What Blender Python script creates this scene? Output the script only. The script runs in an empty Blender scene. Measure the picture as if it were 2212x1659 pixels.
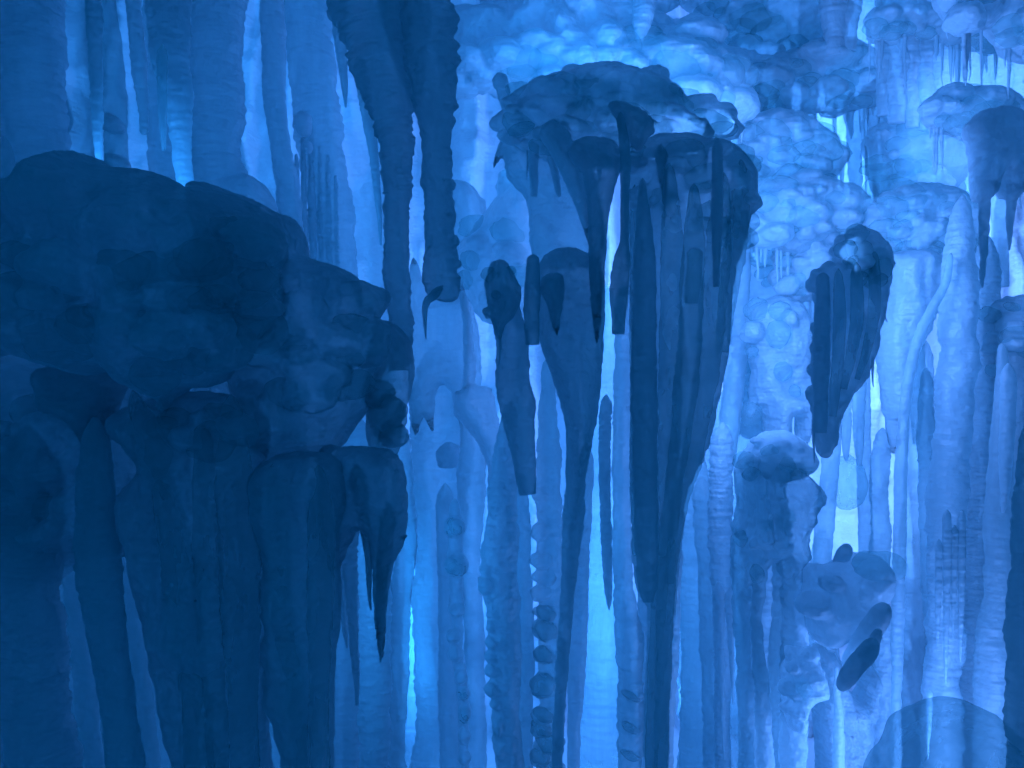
import bpy, math, random
import numpy as np
from mathutils import Vector
from mathutils.geometry import delaunay_2d_cdt

S = bpy.context.scene
COL = S.collection
# ------------------------------------------------------------------ camera
CZ = 2.6
TH = 0.4663                      # tan of half the horizontal field of view
cam = bpy.data.cameras.new('camera'); co = bpy.data.objects.new('camera', cam); COL.objects.link(co)
co.location = (0, 0, CZ); co.rotation_euler = (math.radians(90), 0, 0)
cam.angle = 2*math.atan(TH); cam.clip_end = 200; cam.clip_start = 0.05
S.camera = co
# ------------------------------------------------------------------ world: deep blue night air
w = bpy.data.worlds.new("World"); S.world = w; w.use_nodes = True
bg = w.node_tree.nodes['Background']; bg.inputs[0].default_value = (0.002, 0.27, 0.85, 1); bg.inputs[1].default_value = 0.165
# ------------------------------------------------------------------ lamps behind the ice: far backlights, plus fill lights added between rows
def px(x, d): return (x-1106)/1106*TH*d
def pz(y, d): return CZ-(y-829.5)/1106*TH*d
def lamp(x, y, d, power, size, col, aim=(0, 1, 0)):
    l = bpy.data.lights.new('unseen_light', 'AREA'); l.shape = 'DISK'; l.size = size; l.energy = power; l.color = col
    o = bpy.data.objects.new('unseen_light', l); COL.objects.link(o)
    o.location = (px(x, d), d, pz(y, d)); o.rotation_euler = Vector(aim).to_track_quat('-Z', 'Y').to_euler()
BLUE = (0.035, 0.31, 1.0); PERI = (0.15, 0.33, 1.0); CYAN = (0.07, 0.31, 1.0)
# behind everything, washing the far wall
lamp(1850, 380, 7.0, 125, 2.0, PERI, (0, 1, 0.05))
lamp(1880, 1000, 7.0, 46, 2.0, PERI)
lamp(1350, 1350, 6.6, 22, 1.2, CYAN)
lamp(920, 1350, 6.6, 28, 1.0, BLUE)
lamp(1250, 450, 6.6, 16, 1.4, BLUE)
lamp(450, 100, 6.6, 24, 1.6, BLUE)
# added fill lights between the rows, brightening farther ice; hidden behind nearer masses
lamp(1560, 540, 4.16, 42, 1.0, PERI, (0.5, 1, 0.35))
lamp(1250, 180, 4.42, 5, 0.8, BLUE, (0.2, 1, 0.2))
lamp(2060, 1740, 4.05, 14, 0.8, PERI, (-0.3, 1, 0.5))
lamp(2160, 300, 5.55, 7, 1.0, PERI, (-.2, 1, 0.1))
lamp(350, 620, 3.5, 6, 1.0, BLUE, (0.1, 1, 0.5))
lamp(600, 1300, 3.7, 4, 0.7, BLUE, (0.6, 1, 0))
# ------------------------------------------------------------------ colour management, sampling
S.view_settings.view_transform = 'Standard'; S.view_settings.look = 'None'; S.view_settings.gamma = 1
S.view_settings.exposure = 0.22
S.render.engine = 'CYCLES'
cy = S.cycles
cy.use_denoising = True; cy.max_bounces = 4; cy.diffuse_bounces = 3; cy.transmission_bounces = 6; cy.glossy_bounces = 2
cy.transparent_max_bounces = 160; cy.sample_clamp_indirect = 4
cy.use_adaptive_sampling = True; cy.adaptive_threshold = 0.04
# ------------------------------------------------------------------ materials
def ice(name, base, rim, col=(0.68, 0.90, 0.96), tint=(0.84, 0.96, 0.955), trans=0.5, streak=0.12, bump=0.6, ribs=0.0, spec=0.05):
    m = bpy.data.materials.new(name); m.use_nodes = True; nt = m.node_tree; N = nt.nodes; L = nt.links; N.clear()
    def n(t, **k):
        q = N.new(t)
        for a, b in k.items(): setattr(q, a, b)
        return q
    def mth(op, a, b=None, c=None, clamp=False):
        q = n('ShaderNodeMath', operation=op, use_clamp=clamp)
        for i, v in enumerate((a, b, c)):
            if v is None: continue
            if isinstance(v, (int, float)): q.inputs[i].default_value = v
            else: L.new(v, q.inputs[i])
        return q.outputs[0]
    tc = n('ShaderNodeNewGeometry')
    mp = n('ShaderNodeMapping'); mp.inputs['Scale'].default_value = (17, 17, 4.5); L.new(tc.outputs['Position'], mp.inputs[0])
    ns = n('ShaderNodeTexNoise'); ns.inputs['Scale'].default_value = 1.0; ns.inputs['Detail'].default_value = 3; ns.inputs['Roughness'].default_value = .6
    L.new(mp.outputs[0], ns.inputs['Vector'])
    n2 = n('ShaderNodeTexNoise'); n2.inputs['Scale'].default_value = 2.3; n2.inputs['Detail'].default_value = 1; L.new(tc.outputs['Position'], n2.inputs['Vector'])
    lw = n('ShaderNodeLayerWeight'); lw.inputs['Blend'].default_value = 0.35
    f = mth('POWER', lw.outputs['Facing'], 2.2)
    a = mth('MULTIPLY_ADD', f, rim, base)
    a = mth('ADD', a, mth('MULTIPLY', mth('SUBTRACT', ns.outputs[0], .5), streak*2))
    a = mth('ADD', a, mth('MULTIPLY', mth('SUBTRACT', n2.outputs[0], .5), streak*2))
    a = mth('MINIMUM', mth('MAXIMUM', a, 0.03), 0.985)
    # fine frosted grain and long ribs
    n3 = n('ShaderNodeTexNoise'); n3.inputs['Scale'].default_value = 34; n3.inputs['Detail'].default_value = 2; L.new(tc.outputs['Position'], n3.inputs['Vector'])
    mp2 = n('ShaderNodeMapping'); mp2.inputs['Scale'].default_value = (7, 7, 42); L.new(tc.outputs['Position'], mp2.inputs[0])
    n4 = n('ShaderNodeTexNoise'); n4.inputs['Scale'].default_value = 1; n4.inputs['Detail'].default_value = 1; L.new(mp2.outputs[0], n4.inputs['Vector'])
    h = mth('ADD', mth('MULTIPLY', n3.outputs[0], .5), mth('MULTIPLY', n4.outputs[0], .6+ribs))
    bp = n('ShaderNodeBump'); bp.inputs['Strength'].default_value = bump; bp.inputs['Distance'].default_value = 0.03; L.new(h, bp.inputs['Height'])
    df = n('ShaderNodeBsdfDiffuse'); df.inputs[0].default_value = (*col, 1); L.new(bp.outputs[0], df.inputs['Normal'])
    tl = n('ShaderNodeBsdfTranslucent'); tl.inputs[0].default_value = (*col, 1); L.new(bp.outputs[0], tl.inputs['Normal'])
    mx = n('ShaderNodeMixShader'); mx.inputs[0].default_value = trans; L.new(df.outputs[0], mx.inputs[1]); L.new(tl.outputs[0], mx.inputs[2])
    gl = n('ShaderNodeBsdfGlossy'); gl.inputs['Roughness'].default_value = .35; L.new(bp.outputs[0], gl.inputs['Normal'])
    mg = n('ShaderNodeMixShader'); mg.inputs[0].default_value = spec; L.new(mx.outputs[0], mg.inputs[1]); L.new(gl.outputs[0], mg.inputs[2])
    tp = n('ShaderNodeBsdfTransparent'); tp.inputs[0].default_value = (*tint, 1)
    mm = n('ShaderNodeMixShader'); L.new(a, mm.inputs[0]); L.new(tp.outputs[0], mm.inputs[1]); L.new(mg.outputs[0], mm.inputs[2])
    out = n('ShaderNodeOutputMaterial'); L.new(mm.outputs[0], out.inputs[0])
    return m
M = dict(
    thin  = ice('thin_ice', .20, .08, streak=.05),
    knob  = ice('knob_ice', .60, .15, streak=.06),
    fold  = ice('fold_ice', .26, .06, streak=.08),
    clear = ice('clear_ice', .30, .26),
    ice   = ice('ice', .52, .26),
    milky = ice('milky_ice', .70, .20, streak=.09),
    dense = ice('dense_ice', .74, .16, streak=.06),
    frost = ice('frosted_ice', .78, .12, streak=.05, bump=.4),
    snow  = ice('packed_snow_ice', .93, .06, col=(.80, .88, .95), trans=.25, streak=.03, bump=.5),
    rimed = ice('rimed_ice', .74, .2, bump=.9, streak=.14),
)
def fused(name, parts, m, d, vox=4.6, parent=None, sm=3, grain=1.6):
    """several overlapping pieces frozen together: one continuous skin"""
    V = []; F = []
    for v, f in parts:
        b = len(V); V += [list(p) for p in v]; F += [[i+b for i in q] for q in f]
    me = bpy.data.meshes.new('tmp'); me.from_pydata(V, [], F); me.update()
    o = bpy.data.objects.new('tmp', me); COL.objects.link(o)
    r = o.modifiers.new('r', 'REMESH'); r.mode = 'VOXEL'; r.voxel_size = vox*TH*d/1106
    q = o.modifiers.new('s', 'SMOOTH'); q.factor = .5; q.iterations = sm
    dg = bpy.context.evaluated_depsgraph_get(); e = o.evaluated_get(dg).to_mesh()
    n = len(e.vertices); co = np.empty(n*3); e.vertices.foreach_get('co', co); co = co.reshape(-1, 3)
    no = np.empty(n*3); e.vertices.foreach_get('normal', no); no = no.reshape(-1, 3); px1 = TH*d/1106
    co = co+no*(grain*px1*fbm(co/(9*px1)*np.array([1, 1, .8]), 77, 2))[:, None]
    FF = [list(p.vertices) for p in e.polygons]
    bpy.data.objects.remove(o); bpy.data.meshes.remove(me)
    return mesh(name, co, FF, m, parent)
# ------------------------------------------------------------------ vectorised value noise
def _h(i, j, k, s):
    n = (i*374761393 + j*668265263 + k*2147483647 + s*1274126177) & 0xffffffff
    n = ((n ^ (n >> 13))*1274126177) & 0xffffffff
    return ((n ^ (n >> 16)) & 0xffff)/65535.0*2-1
def vn(p, s=0):
    p = np.asarray(p, float); i = np.floor(p).astype(np.int64); f = p-i; f = f*f*(3-2*f)
    r = 0
    for a in (0, 1):
        for b in (0, 1):
            for c in (0, 1):
                wgt = (f[..., 0] if a else 1-f[..., 0])*(f[..., 1] if b else 1-f[..., 1])*(f[..., 2] if c else 1-f[..., 2])
                r = r + wgt*_h(i[..., 0]+a, i[..., 1]+b, i[..., 2]+c, s)
    return r
def fbm(p, s=0, o=3):
    r = 0; a = 1.; q = np.asarray(p, float)
    for k in range(o): r = r+a*vn(q, s+k*17); a *= .5; q = q*2.07+3.1
    return r
# ------------------------------------------------------------------ linking
def mesh(name, V, F, m, parent=None):
    V = np.asarray(V, float); c = V.mean(axis=0); c[2] = V[:, 2].min() if parent is None else c[2]
    base = Vector(c)
    me = bpy.data.meshes.new(name); me.from_pydata((V-np.array(base)).tolist(), [], F); me.update()
    me.polygons.foreach_set('use_smooth', [True]*len(me.polygons)); me.materials.append(m)
    o = bpy.data.objects.new(name, me); COL.objects.link(o)
    if parent is not None:
        o.parent = parent; o.location = base-parent.location
    else: o.location = base
    return o
def tag(o, label=None, cat=None, group=None, kind=None):
    if label: o['label'] = label
    if cat: o['category'] = cat
    if group: o['group'] = group
    if kind: o['kind'] = kind
    return o
FLOOR, ROOF = 0.0, 5.7
def interp(P, t):
    # smooth (pchip-like) interpolation of control rows P at parameter t measured in y
    P = np.asarray(P, float); n = len(P); s = np.concatenate([[0], np.cumsum(np.hypot(np.diff(P[:, 0]), np.diff(P[:, 1])))])
    d = np.diff(P, axis=0)/np.diff(s)[:, None]
    m = np.zeros_like(P); m[1:-1] = np.where(d[1:]*d[:-1] > 0, 2*d[1:]*d[:-1]/(d[1:]+d[:-1]+1e-12), 0); m[0] = d[0]; m[-1] = d[-1]
    k = np.clip(np.searchsorted(s, t, side='right')-1, 0, n-2); h = (s[1:]-s[:-1])[k]; u = ((t-s[k])/h)[:, None]; h = h[:, None]
    return (2*u**3-3*u**2+1)*P[k]+(u**3-2*u**2+u)*h*m[k]+(-2*u**3+3*u**2)*P[k+1]+(u**3-u**2)*h*m[k+1], s
SEED = [1]
def nseed(): SEED[0] += 1; return SEED[0]
def tube_geo(pts, d, rib=.06, per=16, wob=.05, seed=0, dr=1.0, lean=0.0, side=0, step=4.0, sides=20, lump=.05, rough=.05, cap=2.0):
    """a tapering icicle or column: pts = (x, y, half width) down the picture, d its distance"""
    pts = [tuple(p) for p in pts]; k = 1106/(TH*d)
    if pts[0][1] > 0 and pts[0][2] > 4:
        x, y, r = pts[0]; dx = (pts[1][0]-x)/max(1, pts[1][1]-y)*r; pts = [(x-dx*cap, y-r*cap, r*.1), (x-dx*.8*cap, y-r*.8*cap, r*.42), (x-dx*.45*cap, y-r*.45*cap, r*.8)]+pts
    if pts[0][1] <= 0:
        x, y, r = pts[0]; yt = 829.5-(ROOF-CZ)*k
        if yt < y-20: pts = [(x, yt, r*1.25)]+pts
    if pts[-1][1] >= 1655:
        x, y, r = pts[-1]; yb = 829.5+(CZ-FLOOR)*k
        if yb > y+20: pts = pts+[(x, yb, r*1.15)]
    P = np.asarray(pts, float); s = np.concatenate([[0], np.cumsum(np.hypot(np.diff(P[:, 0]), np.diff(P[:, 1])))])
    t = [0.]
    while t[-1] < s[-1]:
        c, _ = interp(P, np.array([t[-1]])); yy = c[0, 1]
        t.append(t[-1]+(step if -30 < yy < 1690 else 26))
    t = np.array(t[:-1]+[s[-1]]); C, _ = interp(P, t)
    g = np.gradient(C[:, :2], axis=0); g /= np.hypot(g[:, 0], g[:, 1])[:, None]+1e-9
    nx, ny = -g[:, 1], g[:, 0]                        # across the icicle in the picture plane
    R = C[:, 2]
    th = np.linspace(0, 2*math.pi, sides, endpoint=False)
    T, A = np.meshgrid(t, th, indexing='ij')
    ph = T/per*math.pi+2.3*fbm(np.stack([T/per*.33, A*0+seed*3.1, np.cos(A)*.35], -1), seed)+0.5*np.sin(A+seed)
    rn = 1-2.2*np.abs(vn(np.stack([T/per*1.15, np.cos(A)*.5+seed*1.9, np.sin(A)*.5], -1), seed+60))
    ribs = .4*(1-np.abs(np.sin(ph)))+.6*np.clip(rn, -.3, 1)                       # sharp crests between rounded hollows
    amp = 0.55+0.9*np.clip(vn(np.stack([T/per*.21, A*0, A*0+seed], -1), seed+5)+.4, 0, 1)
    r = 1+rib*2*(ribs-.35)*amp
    r = r+lump*fbm(np.stack([np.cos(A)*1.3+seed, np.sin(A)*1.3, T/42], -1), seed+9)*1.6
    if side:
        r = r+side*(np.clip(ribs, 0, 1)**1.3)*np.clip(np.cos(A-(0 if side > 0 else 0)), 0, 1)*amp*1.0
    r = r+rough*fbm(np.stack([np.cos(A)*R.mean()/7, np.sin(A)*R.mean()/7, T/8], -1), seed+70, 2)
    r = r*(1+.08*fbm(np.stack([T/95, A*0+seed*2.3, A*0], -1), seed+40, 2)*(lump > 0))
    w1 = wob*R.max()*fbm(np.stack([t/70, t*0+seed, t*0], -1), seed+30)
    Rr = R[:, None]*r
    X = C[:, 0][:, None]+w1[:, None]+nx[:, None]*(-np.cos(A))*Rr
    Y = C[:, 1][:, None]+ny[:, None]*(-np.cos(A))*Rr
    D = np.sin(A)*Rr*dr/k
    wx = (X-1106)/k; wz = CZ-(Y-829.5)/k; wy = d+D+lean*(t/ t[-1])[:, None]
    V = np.stack([wx, wy, wz], -1).reshape(-1, 3).tolist()
    F = []; n = len(t)
    idx = np.arange(n*sides).reshape(n, sides)
    a = idx[:-1]; b = np.roll(idx, -1, 1)[:-1]; c = np.roll(idx, -1, 1)[1:]; e = idx[1:]
    F = np.stack([a, e, c, b], -1).reshape(-1, 4).tolist()
    for ring, rev in ((0, 0), (n-1, 1)):
        c0 = len(V); q = np.array(V[ring*sides:(ring+1)*sides]).mean(0)
        V.append(q.tolist())
        for j in range(sides):
            i1, i2 = ring*sides+j, ring*sides+(j+1) % sides
            F.append([c0, i2, i1] if rev else [c0, i1, i2])
    return V, F
def icicle(label, d, pts, m='ice', name='icicle', cat='icicle', group=None, parent=None, knobs=(), nubs=(), vox=3.6, **k):
    sd = nseed(); V, F = tube_geo(pts, d, seed=sd, **k)
    if nubs: o = fused(name, [(V, F)]+[lobe_geo(d-(q[4] if len(q) > 4 else .03), q[0], q[1], q[2], q[3], q[5] if len(q) > 5 else 0, 1.3) for q in nubs], M[m], d, vox, parent, sm=1)
    else: o = mesh(name, V, F, M[m], parent)
    if parent is None: tag(o, label, cat, group, 'thing')
    for kb in knobs: lobe('nodule', o, d-(kb[4] if len(kb) > 4 else .04), kb[0], kb[1], kb[2], kb[3], m=kb[5] if len(kb) > 5 else m, rot=-.45 if kb[2] > 20 else 0, dz=1.2)
    return o
def column(label, d, pts, m='milky', **k):
    k.setdefault('name', 'ice_column'); k.setdefault('cat', 'ice column'); k.setdefault('group', 'ice columns'); k.setdefault('rib', .03); k.setdefault('lump', .06)
    return icicle(label, d, pts, m=m, **k)
def sphere(nu=18, nv=13):
    V = [(0, 0, 1)]; F = []
    for i in range(1, nv):
        a = math.pi*i/nv
        for j in range(nu):
            b = 2*math.pi*j/nu; V.append((math.sin(a)*math.cos(b), math.sin(a)*math.sin(b), math.cos(a)))
    V.append((0, 0, -1))
    for j in range(nu): F.append([0, 1+j, 1+(j+1) % nu])
    for i in range(nv-2):
        for j in range(nu):
            p = 1+i*nu; F.append([p+j, p+nu+j, p+nu+(j+1) % nu, p+(j+1) % nu])
    e = len(V)-1; p = 1+(nv-2)*nu
    for j in range(nu): F.append([p+j, e, p+(j+1) % nu])
    return np.array(V), F
SPH = sphere(); SPHL = sphere(28, 20)
def lobe_geo(d, x, y, rx, ry, rot=0., dz=1.0, rough=.16, sd=None):
    sd = sd or nseed(); k = 1106/(TH*d); U, F = SPHL if rx > 30 else SPH
    r = 1+rough*fbm(U*1.4+sd*1.7, sd, 2)+rough*.35*fbm(U*3.7+sd, sd+3, 2)
    V = U*r[:, None]; c, s_ = math.cos(rot), math.sin(rot)
    a = V[:, 0]*rx; b = V[:, 2]*ry; X = a*c-b*s_; Z = a*s_+b*c
    return np.stack([(x-1106)/k+X/k, d+V[:, 1]*(rx+ry)*.5*dz/k, CZ-(y-829.5)/k+Z/k], -1), F
def lobe(name, parent, d, x, y, rx, ry, m='milky', rot=0., dz=1.0, rough=.16, label=None, cat=None, group=None):
    W, F = lobe_geo(d, x, y, rx, ry, rot, dz, rough)
    o = mesh(name, W, F, M[m], parent)
    if parent is None: tag(o, label, cat, group)
    return o
def smooth_outline(pts, step, rough, sd):
    P = np.array(pts, float); n = len(P); out = []
    for i in range(n):
        p0, p1, p2, p3 = P[i-1], P[i], P[(i+1) % n], P[(i+2) % n]
        L = np.hypot(*(p2-p1)); m = max(1, int(L/step))
        for j in range(m):
            t = j/m; t1 = .5*(p2-p0)*.9; t2 = .5*(p3-p1)*.9
            out.append((2*t**3-3*t*t+1)*p1+(t**3-2*t*t+t)*t1+(-2*t**3+3*t*t)*p2+(t**3-t*t)*t2)
    O = np.array(out)
    T = np.roll(O, -1, 0)-np.roll(O, 1, 0); T /= np.hypot(T[:, 0], T[:, 1])[:, None]+1e-9
    Nn = np.stack([T[:, 1], -T[:, 0]], -1)
    q = np.stack([O[:, 0]/16, O[:, 1]/16, O[:, 0]*0+sd], -1)
    sc = 1-2*np.abs(vn(q, sd))+.5*vn(q*2.3, sd+1)
    return O+Nn*(rough*sc)[:, None]
def inside(O, x, y):
    c = np.zeros(x.shape, bool); n = len(O)
    for i in range(n):
        x1, y1 = O[i]; x2, y2 = O[(i+1) % n]
        if y1 == y2: continue
        c ^= ((y1 > y) != (y2 > y)) & (x < (x2-x1)*(y-y1)/(y2-y1)+x1)
    return c
def dist_to(O, x, y):
    A = O; B = np.roll(O, -1, 0); best = np.full(x.shape, 1e9)
    for a, b in zip(A, B):
        ab = b-a; L = ab@ab+1e-9; t = np.clip(((x-a[0])*ab[0]+(y-a[1])*ab[1])/L, 0, 1)
        best = np.minimum(best, np.hypot(x-a[0]-t*ab[0], y-a[1]-t*ab[1]))
    return best
def body(d, outline, thick, rough=2.0, edge=45, lump=.15, flute=0.0, step=6, grid=11, lsc=55., back=1.0):
    """a swollen sheet or mass of ice: outline in the picture plane, thick = half thickness in metres"""
    sd = nseed(); k = 1106/(TH*d)
    out = []
    yb = 829.5+(CZ-FLOOR)*k
    O = smooth_outline(outline, step, rough, sd)
    x0, y0 = O.min(0); x1, y1 = O.max(0)
    gx, gy = np.meshgrid(np.arange(x0, x1, grid), np.arange(y0, y1, grid))
    gx = gx.ravel()+np.random.RandomState(sd).uniform(-2.5, 2.5, gx.size); gy = gy.ravel()+np.random.RandomState(sd+1).uniform(-2.5, 2.5, gy.size)
    ok = inside(O, gx, gy); gx, gy = gx[ok], gy[ok]
    D = dist_to(O, gx, gy) if len(gx) else np.zeros(0)
    kp = D > grid*.45; gx, gy, D = gx[kp], gy[kp], D[kp]
    nb = len(O); P2 = [Vector(p) for p in O.tolist()]+[Vector((a, b)) for a, b in zip(gx, gy)]
    E = [(i, (i+1) % nb) for i in range(nb)]
    v, e, f, ov, oe, of = delaunay_2d_cdt(P2, E, [], 1, 1e-4)
    v = np.array([tuple(q) for q in v]); Dv = np.zeros(len(v))
    isb = np.array([any(i < nb for i in q) for q in ov]); Dv[~isb] = dist_to(O, v[~isb, 0], v[~isb, 1])
    f = [list(q) for q in f]; add = []; nf = []
    for q in f:
        if all(isb[i] for i in q):
            add.append(v[q].mean(0)); c = len(v)+len(add)-1; nf += [[q[0], q[1], c], [q[1], q[2], c], [q[2], q[0], c]]
        else: nf.append(q)
    f = nf
    if add:
        add = np.array(add); v = np.concatenate([v, add]); isb = np.concatenate([isb, np.zeros(len(add), bool)])
        Dv = np.concatenate([Dv, np.maximum(1.5, dist_to(O, add[:, 0], add[:, 1]))])
    u = np.clip(Dv/edge, 0, 1); prof = np.sqrt(np.clip(1-(1-u)**2, 0, 1))
    q = np.stack([v[:, 0]/lsc, v[:, 1]/lsc, v[:, 0]*0+sd], -1)
    n1 = fbm(q, sd, 3); q2 = np.stack([v[:, 0]/22, v[:, 1]/260, v[:, 0]*0+sd], -1); n2 = 1-2*np.abs(fbm(q2, sd+7, 2))
    fr = -thick*prof*(1+lump*n1*1.5+flute*n2); bk = thick*back*prof*(1+lump*fbm(q+9, sd+3, 2))
    wx = (v[:, 0]-1106)/k; wz = CZ-(v[:, 1]-829.5)/k
    nv = len(v); V = np.concatenate([np.stack([wx, d+fr, wz], -1), np.stack([wx, d+bk, wz], -1)])
    bi = {i: i for i in range(nv)}
    mapb = np.arange(nv)+nv
    mapb[isb] = np.arange(nv)[isb]
    F = []
    for t in f:
        a = list(t); p = v[a]
        ar = (p[1][0]-p[0][0])*(p[2][1]-p[0][1])-(p[2][0]-p[0][0])*(p[1][1]-p[0][1])
        if ar > 0: a = a[::-1]                         # picture y points down
        F.append(a); F.append([int(mapb[i]) for i in a[::-1]])
    # drop unused back rim vertices
    used = sorted({i for t in F for i in t}); re = {o: i for i, o in enumerate(used)}
    V = V[used]; F = [[re[i] for i in t] for t in F]; F = [t for t in F if len(set(t)) == 3]
    return V, F, O
def mass(label, d, outline, thick=.2, m='milky', name='ice_mass', cat='ice mass', group=None, lobes=0, size=30, drips=0, flat=.62, drip_len=(30, 90),
         zone=None, extra=(), seed=None, tilt=.25, lin=.55, fuse=(), edge=45, vox=4.6, out=.9, sm=2, sep=.5, rimlobes=0, folds=(), film='thin', **k):
    V, F, O = body(d, outline, thick, edge=edge, **k); parts = [(V, F)]; films = []
    rs = random.Random(seed if seed is not None else nseed()*7); th = thick
    def surf(x, y):
        X, Y = np.array([x]), np.array([y])
        if not inside(O, X, Y)[0]: return d
        return d-th*out*math.sqrt(max(0, 1-(1-min(1, float(dist_to(O, X, Y)[0])/edge))**2))
    Z = np.array(zone, float) if zone else O
    (xa, ya), (xb, yb) = Z.min(0), Z.max(0); made = []; tries = 0
    while len(made) < lobes and tries < lobes*60:
        tries += 1; x = rs.uniform(xa, xb); y = rs.uniform(ya, yb)
        if not inside(Z, np.array([x]), np.array([y]))[0]: continue
        s = size*rs.uniform(.6, 1.35)
        if any(math.hypot(x-p[0], (y-p[1])*1.4) < (s+p[2])*lin for p in made): continue
        made.append((x, y, s)); sc, rt = s*flat*rs.uniform(.8, 1.25), rs.uniform(-tilt, tilt)
        if rs.random() < sep: films.append((surf(x, y), x, y, s*1.05, sc*1.05, rt))
        else: parts.append(lobe_geo(surf(x, y), x, y, s, sc, rt, 1.7))
    if rimlobes:
        acc = 0.; nxt = size*rs.uniform(.3, 1)
        for i in range(len(O)):
            acc += float(np.hypot(*(O[i]-O[i-1])))
            if acc > nxt:
                acc = 0; s = size*rs.uniform(.55, 1.1); nxt = s*1.25
                if -80 < O[i, 1] < 1700 and not inside(O, O[i:i+1, 0], O[i:i+1, 1]-s*1.5)[0] or rs.random() < rimlobes-1:
                    c = O.mean(0); v = (c-O[i]); v /= np.hypot(*v); q = O[i]+v*s*.45
                    parts.append(lobe_geo(surf(*q)+.02, q[0], q[1], s*.9, s*flat*1.05, rs.uniform(-tilt, tilt), 1.3))
    for (x, y, rx, ry, *r) in extra:
        if sep and max(rx, ry) < 60: films.append((surf(x, y), x, y, rx, ry, r[0] if r else 0))
        else: parts.append(lobe_geo(surf(x, y), x, y, rx, ry, r[0] if r else 0, 1.5))
    for (fd, pts, kw) in fuse: parts.append(tube_geo(pts, fd, seed=nseed(), **kw))
    parts = [q for q in parts if q is not None]
    if len(parts) > 1: o = fused(name, parts, M[m], d, vox, sm=sm)
    else: o = mesh(name, V, F, M[m])
    tag(o, label, cat, group)
    for (fd, pts, kw, *r) in folds:
        v, f = tube_geo(pts, fd, seed=nseed(), **kw); mesh('fold', v, f, M[r[0] if r else 'fold'], o)
    for q in films: lobe('lobe', o, q[0]-.01, *q[1:5], m=film, rot=q[5], dz=1.2)
    if drips:
        low = [i for i in range(len(O)) if inside(O, O[i:i+1, 0], O[i:i+1, 1]-8)[0] and not inside(O, O[i:i+1, 0], O[i:i+1, 1]+8)[0]]
        for _ in range(drips):
            if not low: break
            x, y = O[rs.choice(low)]; ln = rs.uniform(*drip_len); r = rs.uniform(3, 6.5)*min(1.2, 4.5/d+.2)
            V, F = tube_geo([(x, y-r*2, r*.9), (x+rs.uniform(-1, 1), y+ln*.35, r*.7), (x+rs.uniform(-3, 3), y+ln*.8, r*.4), (x+rs.uniform(-3, 3), y+ln, .8)], d, seed=nseed(), rib=.10, per=9, sides=10)
            mesh('drip', V, F, M[m], o)
    return o
# ------------------------------------------------------------------ the setting: floor, roof ledge, far wall
def sheet(name, fn, nu, nv, m):
    u, v = np.meshgrid(np.linspace(0, 1, nu), np.linspace(0, 1, nv)); V = fn(u.ravel(), v.ravel())
    i = np.arange(nu*nv).reshape(nv, nu); F = np.stack([i[:-1, :-1], i[:-1, 1:], i[1:, 1:], i[1:, :-1]], -1).reshape(-1, 4).tolist()
    o = mesh(name, V, F, M[m]); o['kind'] = 'structure'; return o
def f_floor(u, v):
    x = (u-.5)*30; y = v*24-8; return np.stack([x, y, .12*fbm(np.stack([x, y, x*0], -1), 3)-.1], -1)
def f_roof(u, v):
    x = (u-.5)*16; y = v*8.5+1.6; return np.stack([x, y, ROOF+.05+.18*fbm(np.stack([x*1.5, y*1.5, x*0], -1), 4)], -1)
def f_wall(u, v):
    x = (u-.5)*13; z = v*6.2-.3
    fl = 1-2*np.abs(fbm(np.stack([x*3.2, z*.28, x*0], -1), 21, 3))
    lp = fbm(np.stack([x*2.2, z*2.4, x*0+4], -1), 22, 4)
    y = 8.5-.22*fl-.16*lp-.25*(x/6.5)**2*4
    return np.stack([x, y, z], -1)
sheet('ground', f_floor, 60, 50, 'snow')
sheet('ice_ceiling', f_roof, 80, 50, 'snow')
sheet('ice_wall', f_wall, 420, 240, 'snow')

# ================================================================== far columns, top left
C = column; I = icicle
gTL = 'hanging columns of the upper left'
C('broad hazy column at the far left edge, its foot behind the dark mound', 5.2, [(55, -10, 76), (60, 100, 74), (70, 220, 72), (78, 320, 72), (84, 420, 74), (84, 620, 70)], 'milky', group=gTL, per=34)
C('pale column with two dark ovals, right of the thin icicle touching the mound peak', 5.0, [(232, -10, 16), (240, 100, 22), (248, 250, 27), (252, 370, 27), (254, 560, 26)], 'ice', group=gTL, knobs=[(242, 268, 27, 20, .06, 'milky'), (252, 352, 28, 17, .06, 'milky')])
C('wide even column right of the dark pair, flaring where it meets the mound', 5.4, [(474, -10, 60), (470, 150, 60), (468, 330, 58), (480, 400, 66), (505, 450, 95), (505, 620, 100)], 'milky', group=gTL, per=40, rib=.02)
C('narrow column immediately right of the brightest strip of the upper left', 5.6, [(588, -10, 27), (590, 150, 26), (602, 300, 22), (625, 430, 26), (640, 600, 28)], 'milky', group=gTL, per=30)
C('pale blue column carrying a dark oval spot, left of the toothed icicle', 6.0, [(662, -10, 52), (672, 150, 54), (690, 320, 54), (712, 460, 50), (730, 640, 50)], 'ice', group=gTL, per=34, knobs=[(655, 268, 20, 28, .25, 'milky'), (664, 318, 11, 14, .25, 'milky')])
C('pale column behind the left half of the upper left, between dark icicles', 6.4, [(350, -10, 40), (352, 200, 38), (360, 420, 38), (360, 620, 40)], 'ice', group=gTL)
C('soft shoulder of ice at the left frame edge above the dark mound', 5.0, [(10, 330, 18), (12, 380, 26), (10, 430, 34), (10, 600, 40)], 'ice', group=gTL)
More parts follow.
